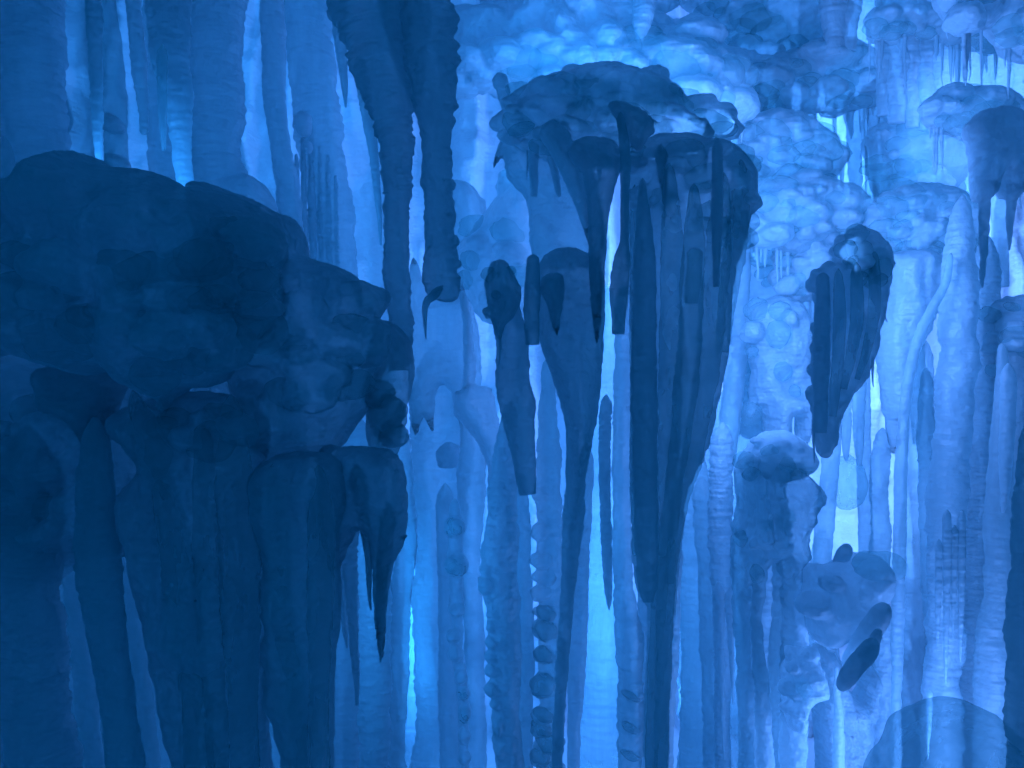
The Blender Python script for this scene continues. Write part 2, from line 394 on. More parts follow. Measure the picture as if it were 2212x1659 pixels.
for i, (x, y0, y1, r) in enumerate([(655, 330, 560, 7), (672, 320, 585, 9), (690, 350, 600, 6), (708, 380, 610, 8), (725, 420, 640, 6), (640, 380, 560, 7), (600, 420, 520, 5)]):
    I(['sliver of clear ice above the dark mound, %s from the left' % s for s in ('third', 'fourth', 'fifth', 'sixth', 'seventh', 'second', 'first')][i], 5.9, [(x, y0-40, r*.6), (x+2, (y0+y1)/2, r), (x+6, y1, r*.8), (x+8, y1+70, r*.5)], 'milky', group='bright bundle of slivers above the dark mound', rib=.12, per=12)
gI = 'dark icicles of the upper left'
I('thin dark icicle whose tip touches the peak of the dark mound', 3.4, [(203, -10, 18), (205, 100, 17), (208, 200, 14), (211, 290, 11), (214, 345, 7), (215, 358, 5)], 'dense', group=gI, per=18, rib=.07)
I('short dark icicle with a round blunt tip', 4.2, [(287, -10, 17), (296, 80, 16), (303, 160, 15), (309, 220, 12), (311, 265, 9), (311, 284, 9), (311, 290, 5)], 'milky', group=gI, per=16, rib=.07)
I('dark wide icicle with a clear tip poking out, hanging just above the mound', 3.5, [(366, -10, 52), (368, 80, 46), (374, 160, 40), (385, 230, 30), (391, 300, 22), (396, 350, 19), (398, 400, 17), (398, 430, 14)], 'dense', group=gI, per=22, rib=.04)
I('small clear glassy icicle beside the dark wide one', 3.4, [(350, 120, 12), (351, 220, 11), (352, 290, 7), (353, 318, 5), (353, 325, 3)], 'clear', group=gI, per=11, rib=.08)
I('thin dark icicle close to the left flank of the toothed icicle', 4.4, [(728, -10, 20), (733, 60, 15), (740, 130, 11), (745, 200, 6), (747, 232, 2)], 'milky', group=gI, per=15)
I('long slim icicle beside the left flank of the toothed icicle', 3.9, [(778, 150, 16), (795, 260, 13), (806, 320, 11), (814, 400, 9), (820, 470, 6), (823, 530, 2)], 'milky', group=gI, per=13, rib=.08)
# the big toothed icicle
I('huge dark toothed icicle, its left prong reaching down behind the mound', 3.2, [(795, -10, 82), (806, 60, 76), (822, 130, 68), (838, 200, 58), (850, 260, 44), (860, 330, 36), (861, 420, 30), (861, 520, 27), (861, 620, 27), (862, 720, 27), (864, 800, 24)], 'milky', per=19, rib=.055, name='toothed_icicle', group='toothed icicles at upper centre left')
I('dark toothed icicle with a blunt ragged bottom, right of the huge one', 3.15, [(918, -10, 58), (925, 60, 54), (932, 130, 52), (938, 200, 48), (942, 260, 40), (944, 330, 33), (946, 420, 32), (950, 500, 32), (954, 570, 36), (954, 610, 38), (948, 640, 30), (946, 648, 16)], 'milky', per=30, rib=.055, side=.30, name='toothed_icicle', group='toothed icicles at upper centre left',
  nubs=[(970, 105, 20, 13), (972, 150, 14, 10), (968, 62, 14, 12), (970, 232, 20, 12), (962, 180, 18, 10), (905, 215, 18, 12), (968, 330, 10, 12), (972, 400, 14, 12), (968, 460, 12, 11), (980, 520, 12, 13), (984, 570, 12, 12)])
I('little bent drip under the ragged end of the toothed icicle', 3.1, [(938, 636, 10), (922, 652, 8), (917, 670, 6), (918, 700, 4), (920, 735, 1)], 'milky', per=9, rib=.1)
I('shadowy prong merged between the two toothed icicles', 3.3, [(872, -10, 60), (885, 100, 42), (892, 170, 28), (896, 215, 12), (898, 240, 3)], 'ice', per=22)

# ================================================================== dark mound, lower left
mass('huge near dome of dark ice filling the left, peak under a thin icicle', 2.6,
     [(-60, 445), (10, 442), (50, 430), (66, 412), (128, 398), (168, 380), (192, 360), (206, 348), (216, 343), (226, 350), (246, 364), (280, 373), (352, 381), (420, 414), (470, 424), (525, 432), (590, 470), (603, 505), (600, 560), (592, 600), (604, 622), (604, 672), (585, 698), (560, 725), (530, 745), (500, 785), (460, 832), (400, 838), (372, 860), (368, 930), (352, 860), (300, 838), (275, 800), (225, 790), (190, 810), (120, 790), (60, 765), (14, 740), (-60, 760)],
     .42, 'dense', name='ice_mound', cat='ice mound', group='snowy ice mounds', lobes=26, size=62, rimlobes=0, sm=1, sep=.5, lin=.45, zone=[(20, 560), (300, 520), (560, 520), (560, 680), (440, 790), (200, 760), (20, 720)], edge=170, rough=2, lsc=110,
     extra=[(575, 655, 30, 30), (340, 800, 55, 55), (560, 600, 45, 30, .3), (440, 560, 58, 40, .2), (520, 700, 50, 44, .5), (300, 700, 50, 40), (500, 500, 56, 30, -.3), (400, 760, 58, 50), (180, 700, 58, 40), (120, 620, 55, 40), (560, 520, 45, 36)], seed=5)
mass('second dark mound stepping down behind the near dome to the right', 3.0,
     [(430, 430), (530, 428), (600, 462), (640, 478), (655, 520), (664, 556), (720, 574), (770, 600), (779, 640), (772, 655), (800, 664), (818, 690), (816, 710), (834, 735), (838, 775), (826, 805), (806, 840), (800, 880), (770, 915), (740, 960), (690, 985), (590, 985), (540, 900), (500, 800)],
     .35, 'milky', name='ice_mound', cat='ice mound', group='snowy ice mounds', lobes=18, lin=.42, size=66, sm=2, sep=.3, zone=[(560, 640), (760, 660), (820, 760), (780, 860), (620, 860), (560, 800)], edge=110, rough=2, lsc=100, seed=8)
mass('smooth rounded pale boss behind the right side of the stepped mound', 3.1, [(812, 700), (850, 698), (885, 735), (896, 790), (888, 850), (870, 900), (866, 960), (840, 1010), (800, 980), (790, 800)], .2, 'ice', edge=60, rough=1, name='ice_boss', cat='ice boss')
for a, b, c, e, lab in ((815, 850, 36, 34, 'dark egg-shaped knob below the stepped mound, nearest the pale boss'), (866, 892, 14, 20, 'smallest dark knob sticking out toward the bright channel'), (835, 900, 40, 46, 'dark long knob under the egg-shaped knob'), (850, 938, 34, 30, 'dark low knob resting on the smooth shell')):
    lobe('ice_boss', None, 2.95, a, b, c, e, m='ice', rot=-.3, label=lab, cat='ice boss', group='dark knobs below the stepped mound')
mass('widest dark column of the lower left, its knobbly head under the near dome', 2.75, [(262, 890), (300, 868), (380, 850), (450, 845), (530, 862), (572, 900), (580, 950), (566, 1000), (560, 1100), (572, 1230), (574, 1400), (574, 1550), (582, 1680), (590, 2200), (590, 2900), (380, 2900), (378, 2200), (386, 1670), (362, 1540), (340, 1420), (316, 1300), (292, 1210), (262, 1135), (268, 1060), (300, 1030), (320, 1000), (290, 968), (262, 950), (256, 920)],
     .22, 'dense', name='ice_funnel', cat='ice funnel', group='dark funnels of the lower left', edge=90, lobes=9, size=42, zone=[(290, 900), (520, 880), (540, 960), (330, 960)], lsc=90, seed=3, vox=6, flute=.10, grid=16,
     folds=[(2.56, [(345, 1020, 20), (372, 1150, 34), (395, 1300, 36), (420, 1480, 32), (430, 1670, 30)], dict(rib=.01, per=60)), (2.54, [(500, 900, 24), (512, 1100, 44), (520, 1300, 42), (524, 1500, 34), (528, 1670, 30)], dict(rib=.01, per=60)), (2.55, [(440, 960, 22), (446, 1200, 30), (460, 1450, 26), (470, 1670, 24)], dict(rib=.01, per=60)), (2.56, [(300, 880, 18), (322, 940, 36), (340, 990, 40), (352, 1040, 22), (360, 1080, 8)], dict(rib=.0, per=60))])
mass('dark column with a smooth rounded shell for a head, left of the clearer shell', 2.7, [(548, 1030), (565, 1000), (610, 980), (680, 975), (722, 985), (742, 1020), (745, 1090), (733, 1150), (730, 1240), (733, 1330), (722, 1460), (716, 1560), (716, 1680), (722, 2200), (722, 2900), (610, 2900), (612, 2200), (612, 1670), (604, 1590), (590, 1530), (573, 1480), (573, 1330), (570, 1200), (556, 1100)],
     .2, 'dense', name='ice_shell', cat='ice shell', group='smooth shells of the lower left', edge=70, lsc=100, flute=.08, grid=16,
     folds=[(2.54, [(590, 1030, 14), (600, 1150, 26), (612, 1350, 24), (640, 1500, 20), (650, 1670, 18)], dict(rib=.01, per=60)), (2.54, [(690, 1040, 18), (694, 1150, 30), (690, 1350, 26), (688, 1500, 22), (690, 1670, 20)], dict(rib=.01, per=60))])
mass('clearer smooth shell with two glassy drips, beside the bright channel', 2.85, [(690, 980), (750, 965), (810, 966), (850, 976), (872, 1010), (880, 1080), (876, 1160), (852, 1215), (838, 1280), (832, 1360), (826, 1420), (815, 1370), (806, 1250), (795, 1160), (770, 1150), (730, 1230), (700, 1200)],
     .16, 'milky', name='ice_shell', cat='ice shell', group='smooth shells of the lower left', edge=50, lsc=80)
I('dark glassy drip ending in a droplet, left of the two under the clearer shell', 2.8, [(775, 1040, 20), (790, 1150, 11), (797, 1230, 7), (799, 1290, 4), (801, 1318, 2)], 'dense', group='drips under the smooth shell', per=12)
I('longer dark glassy drip, right of the two under the clearer shell', 2.8, [(838, 1120, 16), (828, 1220, 14), (824, 1310, 11), (822, 1380, 6), (823, 1432, 2)], 'dense', group='drips under the smooth shell', per=14, rib=.06)
mass('dark bulging ice filling the left edge beneath the near dome', 3.0, [(-60, 740), (60, 760), (150, 790), (220, 800), (300, 860), (330, 1000), (350, 1100), (340, 1200), (265, 1180), (200, 1210), (150, 1225), (120, 1260), (60, 1250), (-60, 1260)],
     .3, 'dense', edge=90, lobes=16, size=50, zone=[(0, 880), (180, 860), (250, 1000), (200, 1130), (0, 1140)], lsc=90, name='ice_mass', seed=11)
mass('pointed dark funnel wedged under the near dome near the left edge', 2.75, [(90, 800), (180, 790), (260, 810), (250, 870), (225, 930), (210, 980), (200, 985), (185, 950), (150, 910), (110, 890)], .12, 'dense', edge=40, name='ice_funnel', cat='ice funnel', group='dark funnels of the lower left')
gC = 'thick dark columns of the lower left'
C('thick dark column at the left frame edge, widening downward', 2.75, [(60, 1080, 80), (56, 1220, 74), (60, 1400, 76), (80, 1560, 76), (96, 1670, 76)], 'dense', group=gC, rib=.012, per=46)
C('darkest slanting column between the two narrow gaps', 2.6, [(205, 960, 30), (208, 1130, 46), (222, 1300, 43), (243, 1450, 40), (260, 1560, 38), (272, 1670, 38)], 'dense', group=gC, rib=.015, per=46)
C('half hidden fluted column seen faintly through the first narrow gap', 3.4, [(150, 1150, 20), (160, 1300, 22), (178, 1450, 24), (190, 1560, 26), (198, 1670, 28)], 'ice', group=gC, per=30)
C('half hidden fluted column seen faintly through the second narrow gap', 3.4, [(268, 1150, 18), (282, 1300, 20), (298, 1450, 24), (310, 1560, 26), (318, 1670, 28)], 'ice', group=gC, per=26)
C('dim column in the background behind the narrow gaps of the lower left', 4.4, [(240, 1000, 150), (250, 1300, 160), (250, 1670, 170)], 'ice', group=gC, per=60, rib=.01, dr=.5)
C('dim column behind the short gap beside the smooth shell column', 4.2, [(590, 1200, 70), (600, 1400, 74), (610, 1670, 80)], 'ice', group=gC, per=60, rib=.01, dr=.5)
C('dim slanting column crossing the bottom left corner', 2.9, [(-30, 1500, 40), (-10, 1600, 46), (20, 1670, 50)], 'milky', group=gC)

# ================================================================== lower middle left: pale ribbed columns
gM = 'pale ribbed columns right of the dark corner'
C('pale ribbed column directly right of the dark lower left mass', 4.6, [(735, 1120, 34), (738, 1300, 38), (742, 1500, 40), (745, 1670, 42)], 'milky', group=gM, per=20)
C('finely ribbed pale column below the two glassy drips', 4.3, [(800, 1180, 30), (812, 1300, 36), (812, 1420, 36), (808, 1540, 34), (808, 1670, 32)], 'milky', group=gM, per=17, rib=.05)
C('ribbed pale column bordering the brightest strip', 4.4, [(862, 960, 24), (872, 1080, 24), (878, 1180, 22), (864, 1300, 22), (862, 1420, 22), (858, 1560, 20), (856, 1670, 20)], 'ice', group=gM, per=19, rib=.05)
I('slender dark icicle with ribs and a squared tip, below the dark shell', 3.3, [(750, 1130, 26), (756, 1230, 17), (762, 1330, 12), (767, 1420, 9), (770, 1490, 6), (771, 1524, 4)], 'dense', per=14, rib=.08)
I('short spike dropping beside the slender ribbed icicle', 3.5, [(735, 1150, 14), (738, 1260, 11), (744, 1350, 7), (750, 1400, 2)], 'milky', per=14, rib=.06)
for kx, ky, r in ((782, 1570, 16), (752, 1600, 18), (795, 1620, 14)):
    pass
# ================================================================== bright channel
gB = 'blurred pale columns of the bright channel'
C('broad pale column of the bright channel, dark oval near its top', 6.2, [(950, 860, 62), (955, 960, 66), (950, 1060, 58), (948, 1200, 54), (945, 1400, 52), (945, 1670, 56)], 'ice', group=gB, per=50, rib=.015, knobs=[(968, 985, 27, 30, .3, 'milky'), (962, 1088, 14, 16, .3, 'milky')])
C('pale column right of the string of knobs', 5.8, [(1020, 900, 26), (1018, 1040, 30), (1014, 1200, 24), (1024, 1400, 22), (1028, 1670, 22)], 'ice', group=gB, per=26)
C('brightest smooth column left of the string of knobs', 6.9, [(905, 1100, 30), (902, 1300, 30), (905, 1500, 34), (900, 1670, 36)], 'clear', group=gB, per=30)
mass('hazy sheet hanging in the middle of the bright channel', 6.0, [(890, 560), (930, 640), (985, 640), (1000, 600), (1030, 700), (1040, 830), (1010, 850), (1000, 930), (980, 860), (960, 830), (940, 850), (935, 930), (915, 900), (895, 940), (880, 800)], .12, 'ice', name='ice_curtain', cat='ice curtain', edge=50, group='hazy curtains of the middle')
mass('soft wavy curtain hanging right of the bright channel', 5.4, [(985, 590), (1012, 640), (1020, 720), (1030, 800), (1026, 830), (1060, 838), (1075, 900), (1095, 1010), (1085, 1090), (1060, 1120), (1050, 1000), (1020, 940), (985, 900), (982, 850), (1000, 830), (1000, 700)], .14, 'milky', name='ice_curtain', cat='ice curtain', edge=40, group='hazy curtains of the middle')
I('string of round dark knobs on a narrow neck in the bright channel', 4.5, [(982, 1100, 13), (984, 1140, 15), (984, 1222, 16), (986, 1270, 14), (987, 1330, 15), (988, 1400, 13), (996, 1470, 13), (1001, 1560, 12), (1003, 1640, 10), (1004, 1670, 12)], 'ice', name='knobbed_icicle', per=22, rib=.06,
      nubs=[(983, 1138, 24, 25), (985, 1220, 27, 25), (987, 1318, 20, 13), (982, 1375, 17, 17), (984, 1412, 18, 18), (996, 1462, 16, 16), (1001, 1498, 15, 14), (1004, 1540, 15, 24), (1003, 1590, 14, 20), (1004, 1636, 14, 14)],
      knobs=[(983, 1140, 20, 20, .05, 'fold'), (985, 1224, 23, 20, .05, 'fold'), (1001, 1500, 12, 12, .04, 'fold'), (1003, 1545, 12, 18, .04, 'fold')])

# ================================================================== centre lower columns
gK = 'columns of the lower centre'
C('dark column with a row of round nubs down its left side', 4.0, [(1098, 900, 16), (1090, 1000, 28), (1085, 1130, 34), (1080, 1220, 38), (1085, 1300, 36), (1090, 1400, 34), (1092, 1500, 32), (1098, 1600, 30), (1100, 1670, 30)], 'dense', group=gK, per=30,
  nubs=[(1053, 1228, 17, 19), (1050, 1262, 18, 20), (1058, 1292, 14, 13), (1063, 1325, 13, 15), (1063, 1352, 14, 16), (1063, 1388, 15, 16), (1061, 1418, 14, 15), (1063, 1448, 16, 16), (1061, 1488, 17, 17), (1072, 1518, 14, 16), (1075, 1570, 12, 22), (1080, 1625, 12, 18)])
C('paler flank of ice fused to the right of the nubbed dark column', 4.3, [(1118, 1060, 22), (1122, 1220, 26), (1130, 1400, 24), (1132, 1560, 20), (1132, 1670, 22)], 'milky', group=gK, per=30)
C('ribbed pale column studded with big dark nodules along its length', 4.1, [(1184, 800, 14), (1184, 860, 20), (1186, 1000, 26), (1186, 1120, 28), (1185, 1250, 27), (1188, 1400, 26), (1190, 1520, 26), (1188, 1670, 28)], 'ice', group=gK, per=24, rib=.07,
  nubs=[(1172, 1212, 23, 18, 0.05), (1178, 1248, 24, 17, 0.05), (1170, 1282, 22, 17, 0.05), (1182, 1325, 26, 18, 0.05), (1179, 1360, 30, 25, 0.05), (1176, 1414, 26, 19, 0.05), (1174, 1480, 32, 29, 0.05), (1176, 1545, 28, 18, 0.05), (1172, 1572, 28, 20, 0.05), (1188, 1604, 34, 24, 0.05), (1170, 1634, 25, 22, 0.05), (1196, 1658, 26, 16, 0.05), (1208, 1400, 16, 20, 0.05), (1208, 1440, 16, 20, 0.05), (1168, 1070, 20, 16), (1166, 1150, 20, 18), (1164, 1210, 20, 18), (1168, 1245, 20, 15), (1166, 1280, 20, 18), (1160, 1320, 10, 10), (1206, 1392, 18, 18), (1206, 1432, 20, 22), (1200, 1330, 20, 20)],
  knobs=[(1181, 1325, 23.400000000000002, 15.84, 0.07, 'clear'), (1178, 1360, 27.0, 22.0, 0.07, 'clear'), (1175, 1414, 23.400000000000002, 16.72, 0.07, 'clear'), (1173, 1480, 28.8, 25.52, 0.07, 'clear'), (1175, 1545, 25.2, 15.84, 0.07, 'clear'), (1171, 1572, 25.2, 17.6, 0.07, 'clear'), (1187, 1604, 30.6, 21.12, 0.07, 'clear'), (1169, 1634, 22.5, 19.36, 0.07, 'clear'), (1195, 1658, 23.400000000000002, 14.08, 0.07, 'clear')])
C('plain mid blue column between the narrowing one and a bright gap', 4.6, [(1262, 1000, 20), (1254, 1120, 24), (1248, 1280, 22), (1246, 1450, 19), (1240, 1580, 15), (1238, 1670, 15)], 'milky', group=gK, rib=.02, per=34)
C('pale ribbed column with deep hoops, right of the thin dark icicle', 4.2, [(1346, 640, 14), (1346, 760, 17), (1344, 900, 20), (1344, 1050, 20), (1345, 1200, 21), (1350, 1300, 24), (1360, 1400, 30), (1362, 1500, 28), (1362, 1600, 27), (1362, 1670, 28)], 'ice', group=gK, per=17, rib=.075,
  nubs=[(1372, 1503, 24, 9), (1374, 1572, 20, 11), (1374, 1478, 20, 8), (1372, 1632, 20, 10), (1350, 1440, 16, 7), (1350, 1535, 16, 8), (1352, 1605, 16, 8), (1350, 1400, 15, 7), (1366, 1420, 18, 7)],
  knobs=[(1362, 1503, 24, 8, .05, 'clear'), (1362, 1572, 22, 10, .05, 'clear'), (1360, 1632, 22, 9, .05, 'clear')])
I('thin dark ribbed icicle hanging in the bright gap', 3.8, [(1308, 880, 14), (1306, 960, 14), (1306, 1040, 13), (1309, 1140, 12), (1312, 1220, 11), (1314, 1270, 9), (1315, 1300, 6), (1316, 1318, 1)], 'dense', per=13, rib=.08)
C('mid blue column behind the foot of the broad central shell', 4.2, [(1448, 1200, 24), (1444, 1350, 26), (1440, 1450, 24), (1434, 1560, 22), (1430, 1670, 22)], 'milky', group=gK, per=24)
C('dark strip of ice behind the hooped column', 4.4, [(1398, 1250, 20), (1396, 1400, 20), (1398, 1540, 18), (1396, 1670, 16)], 'milky', group=gK, per=24)
C('very pale backdrop column behind the thin dark icicle', 7.2, [(1300, 700, 44), (1300, 1000, 46), (1298, 1300, 46), (1300, 1670, 50)], 'clear', group=gK, per=36)

# ================================================================== centre: funnels and tubes
gF = 'dark funnels and tubes of the centre'
I('long dark tube of ice with a slanted broken end', 3.42, [(1088, 640, 26), (1096, 690, 34), (1106, 740, 38), (1112, 840, 37), (1122, 930, 32), (1132, 1000, 26), (1138, 1050, 21), (1140, 1068, 18)], 'dense', name='ice_tube', cat='ice tube', group=gF, rib=.015, cap=.9, per=50)
I('short dark stub with a flat broken end beside the slanted tube', 3.2, [(1152, 560, 14), (1150, 640, 18), (1148, 700, 17), (1150, 745, 15)], 'dense', name='ice_stub', cat='ice stub', group=gF, rib=.02, cap=.8, per=30)
mass('big smooth central funnel with a rounded top and a hook inside it', 3.5, [(1160, 575), (1200, 538), (1250, 540), (1290, 560), (1306, 620), (1304, 720), (1299, 820), (1290, 900), (1276, 970), (1262, 1050), (1250, 1120), (1238, 1130), (1226, 1110), (1222, 1010), (1222, 930), (1212, 880), (1188, 800), (1166, 740), (1160, 660)], .2, 'dense', name='ice_funnel', cat='ice funnel', group=gF, flute=.12, edge=50, rough=1, lsc=90,
     fuse=[(3.5, [(1246, 980, 22), (1240, 1100, 22), (1228, 1250, 18), (1217, 1400, 15), (1210, 1500, 14), (1206, 1600, 13), (1204, 1670, 13)], dict(rib=.02, per=34))])
mass('dark teardrop hook of ice on the face of the big central funnel', 3.25, [(1165, 615), (1180, 592), (1205, 588), (1219, 605), (1218, 640), (1212, 680), (1204, 725), (1192, 700), (1182, 660), (1172, 640)], .06, 'milky', name='ice_hook', cat='ice hook', group=gF, edge=20, rough=1)
mass('curled ear-like shell left of the big central funnel', 3.2, [(1046, 620), (1060, 568), (1085, 560), (1104, 580), (1124, 620), (1124, 660), (1104, 690), (1092, 700), (1080, 735), (1064, 700), (1052, 650)], .1, 'milky', name='ice_shell', cat='ice shell', group=gF, edge=26, rough=2, lobes=4, size=18, drips=1)
mass('darkest flared funnel in the centre, under a bulging cap', 3.3, [(1228, 330), (1240, 305), (1275, 298), (1320, 305), (1344, 330), (1342, 360), (1330, 400), (1322, 430), (1314, 470), (1308, 560), (1300, 660), (1290, 740), (1275, 640), (1272, 520), (1268, 430), (1258, 370), (1240, 350)], .13, 'milky', name='ice_funnel', cat='ice funnel', group=gF, edge=34, rough=1.5)
mass('dark hooked flap of ice above the long thin icicle', 3.2, [(1315, 225), (1345, 218), (1375, 232), (1405, 255), (1414, 280), (1400, 298), (1388, 322), (1376, 326), (1362, 310), (1350, 290), (1334, 262)], .09, 'milky', name='ice_flap', cat='ice flap', group=gF, edge=26, rough=2)
I('long thin icicle under the hooked flap, ending in a near-black stick', 3.15, [(1342, 262, 10), (1350, 330, 11), (1350, 430, 9), (1349, 520, 10), (1342, 560, 18), (1337, 620, 19), (1336, 690, 15), (1336, 722, 13)], 'dense', group=gF, per=26, rib=.02)
mass('curved sheet like a sail left of the darkest funnel', 3.7, [(1165, 290), (1178, 265), (1200, 258), (1228, 270), (1240, 310), (1262, 380), (1272, 440), (1278, 540), (1262, 500), (1240, 440), (1214, 380), (1190, 335)], .08, 'milky', name='ice_shell', cat='ice shell', group=gF, edge=24, rough=1)
I('small straight icicle left of the sail-like sheet', 3.9, [(1153, 300, 12), (1153, 350, 11), (1154, 400, 9), (1154, 425, 7)], 'milky', per=30, rib=.02, group='small icicles under the central mound')
I('small slanting icicle behind the sail-like sheet', 3.9, [(1186, 320, 10), (1198, 370, 9), (1206, 415, 6), (1208, 425, 3)], 'milky', per=30, rib=.02, group='small icicles under the central mound')
I('glassy icicle in a pale hollow right of the hooked flap', 3.5, [(1428, 340, 14), (1432, 380, 11), (1435, 410, 6), (1436, 440, 4), (1437, 475, 2)], 'milky', per=12, rib=.1, group='small icicles under the central mound')
I('straight dark icicle on the right part of the broad central shell', 3.25, [(1550, 320, 12), (1550, 400, 13), (1549, 480, 11), (1548, 560, 8), (1547, 620, 6)], 'milky', per=20, rib=.03, group='small icicles under the central mound')
I('squared dark stub on the face of the broad central shell', 3.2, [(1500, 545, 19), (1498, 600, 19), (1495, 640, 18), (1494, 656, 17)], 'clear', name='ice_stub', cat='ice stub', per=60, rib=.01, cap=.6)
mass('broad central shell of dark ice, bulging right and tapering to a column', 3.7, [(1350, 330), (1400, 300), (1460, 290), (1530, 300), (1580, 312), (1610, 340), (1629, 385), (1628, 440), (1612, 490), (1600, 545), (1584, 600), (1578, 690), (1568, 780), (1545, 880), (1522, 980), (1482, 1065), (1466, 1170), (1444, 1280), (1420, 1310), (1390, 1300), (1370, 1240), (1362, 1100), (1362, 900), (1362, 700), (1352, 520)], .2, 'milky', name='ice_shell', cat='ice shell', group='broad shells of the centre and right', edge=80, rough=2.5, lsc=80, lobes=26, size=34, lin=.4, sm=1, sep=.35, zone=[(1350, 320), (1600, 320), (1625, 430), (1600, 520), (1500, 500), (1380, 460)], flute=.10, seed=4,
     fuse=[(3.7, [(1425, 1150, 22), (1418, 1300, 20), (1410, 1480, 17), (1406, 1670, 16)], dict(rib=.03, per=24)), (3.7, [(1458, 1120, 20), (1442, 1280, 20), (1434, 1450, 18), (1430, 1670, 16)], dict(rib=.03, per=24))],
     folds=[(3.46, [(1446, 380, 14), (1452, 560, 24), (1450, 700, 26), (1446, 900, 24), (1436, 1100, 20), (1424, 1300, 16), (1412, 1480, 14), (1408, 1670, 14)], dict(rib=.02, per=40)),
           (3.42, [(1500, 420, 12), (1496, 600, 26), (1488, 760, 26), (1472, 920, 24), (1452, 1080, 20), (1438, 1250, 20), (1432, 1450, 18), (1428, 1670, 16)], dict(rib=.03, per=26)),
           (3.46, [(1560, 400, 14), (1552, 540, 26), (1538, 700, 28), (1520, 850, 26), (1492, 1000, 22), (1462, 1120, 16), (1446, 1260, 10)], dict(rib=.04, per=24)),
           (3.5, [(1598, 380, 18), (1594, 480, 26), (1572, 640, 20), (1560, 760, 14)], dict(rib=.04, per=24)), (3.6, [(1374, 420, 12), (1376, 700, 16), (1376, 1000, 15), (1378, 1200, 12)], dict(rib=.02, per=40))])
C('darkest long column on the left side of the broad central shell', 3.42, [(1388, 400, 8), (1391, 500, 19), (1392, 680, 27), (1392, 800, 28), (1393, 950, 28), (1396, 1120, 26), (1398, 1250, 23), (1400, 1300, 12)], 'ice', group=gK, rib=.012, per=50)

# ================================================================== centre top mound
mass('large smooth hazy mound at the top centre behind the scaly one', 5.2, [(960, 60), (985, 40), (1060, 20), (1085, -60), (1420, -60), (1430, 60), (1490, 50), (1545, 60), (1548, 100), (1590, 130), (1604, 170), (1600, 250), (1560, 300), (1400, 330), (1200, 330), (1110, 220), (1040, 190), (990, 200), (960, 160)], .4, 'milky', name='ice_mound', cat='ice mound', group='snowy ice mounds', lobes=46, size=50, lin=.42, sm=1, rimlobes=1.5, sep=.4, edge=120, flat=.6, zone=[(990, 130), (1150, 90), (1400, 60), (1590, 140), (1590, 240), (1300, 240), (1050, 170)], seed=21, drips=10,
     extra=[(1505, 78, 62, 34), (1405, 145, 34, 20, -.2), (1560, 160, 46, 36), (1430, 105, 44, 30), (1470, 130, 40, 24)])
mass('scaly dark mound at the centre, overlapping flakes above the funnels', 4.0, [(1095, 250), (1100, 215), (1150, 190), (1230, 160), (1300, 150), (1370, 165), (1440, 190), (1500, 230), (1560, 235), (1588, 270), (1575, 300), (1530, 318), (1450, 335), (1380, 350), (1290, 355), (1200, 345), (1140, 325), (1105, 305), (1086, 290)],
     .3, 'milky', name='ice_mound', cat='ice mound', group='snowy ice mounds', lobes=50, size=40, lin=.38, sm=1, rimlobes=1.1, sep=.5, edge=70, flat=.5, tilt=.4, seed=33, drips=5,
     extra=[(1450, 205, 50, 20, -.55), (1420, 185, 42, 16, -.35), (1535, 262, 46, 22, -.3), (1480, 235, 50, 18, -.5), (1120, 265, 34, 34), (1096, 296, 11, 9), (1200, 230, 60, 22), (1290, 190, 55, 20)])
I('crumbly hanging peg left of the scaly mound', 4.3, [(1080, 170, 16), (1090, 205, 14), (1094, 235, 9), (1096, 246, 3)], 'milky', cap=.8, rough=.12, per=10, group='small icicles under the central mound')
mass('middle curtain with rounded edge dropping from the scaly mound', 4.2, [(1090, 290), (1150, 300), (1250, 310), (1290, 400), (1300, 560), (1160, 570), (1140, 440), (1100, 390), (1085, 340), (1066, 360)], .15, 'milky', name='ice_curtain', cat='ice curtain', edge=40, group='hazy curtains of the middle')
mass('pale shoulder of ice at the centre, sloping up between two bright hollows', 4.9, [(985, 560), (1000, 520), (1040, 470), (1070, 430), (1110, 395), (1180, 400), (1260, 420), (1300, 520), (1300, 640), (1200, 680), (1060, 700), (1020, 660), (1000, 610)], .3, 'milky', name='ice_mound', cat='ice mound', group='snowy ice mounds', edge=90, lobes=12, size=34, flat=.7, seed=12, lsc=80)
mass('hazy bank of ice behind the bright hollow of the centre', 5.8, [(980, 390), (1010, 395), (1035, 420), (1050, 450), (1040, 560), (1000, 600), (960, 560), (960, 420)], .2, 'ice', name='ice_mound', cat='ice mound', group='snowy ice mounds', edge=50)
I('pale column above the scaly mound, cut by the top edge', 4.8, [(1392, -20, 26), (1390, 30, 22), (1384, 70, 14), (1380, 95, 4)], 'milky', per=22)

# ================================================================== right: bright rough ice
gR = 'rough pale columns of the right'
C('bright rough column just right of the broad central shell', 5.6, [(1500, 1020, 30), (1500, 1150, 36), (1502, 1300, 34), (1504, 1450, 34), (1506, 1670, 36)], 'ice', group=gR, per=20, rib=.05)
C('rough column with torn drips, left of the darker craggy mass', 5.0, [(1560, 960, 24), (1556, 1100, 26), (1560, 1220, 26), (1562, 1400, 20), (1560, 1560, 16), (1562, 1670, 18)], 'rimed', group=gR, per=16, rib=.08)
I('long thin icicle below the torn drips', 4.8, [(1552, 1280, 12), (1556, 1400, 9), (1560, 1500, 7), (1562, 1600, 4), (1563, 1640, 1)], 'milky', per=10, rib=.09, group='thin icicles of the lower right')
I('second thin icicle below the torn drips, shorter', 4.8, [(1576, 1290, 10), (1580, 1400, 7), (1582, 1470, 4), (1583, 1520, 1)], 'milky', per=10, rib=.09, group='thin icicles of the lower right')
rf = dict(rib=.07, per=18, rough=.10, lump=.12)
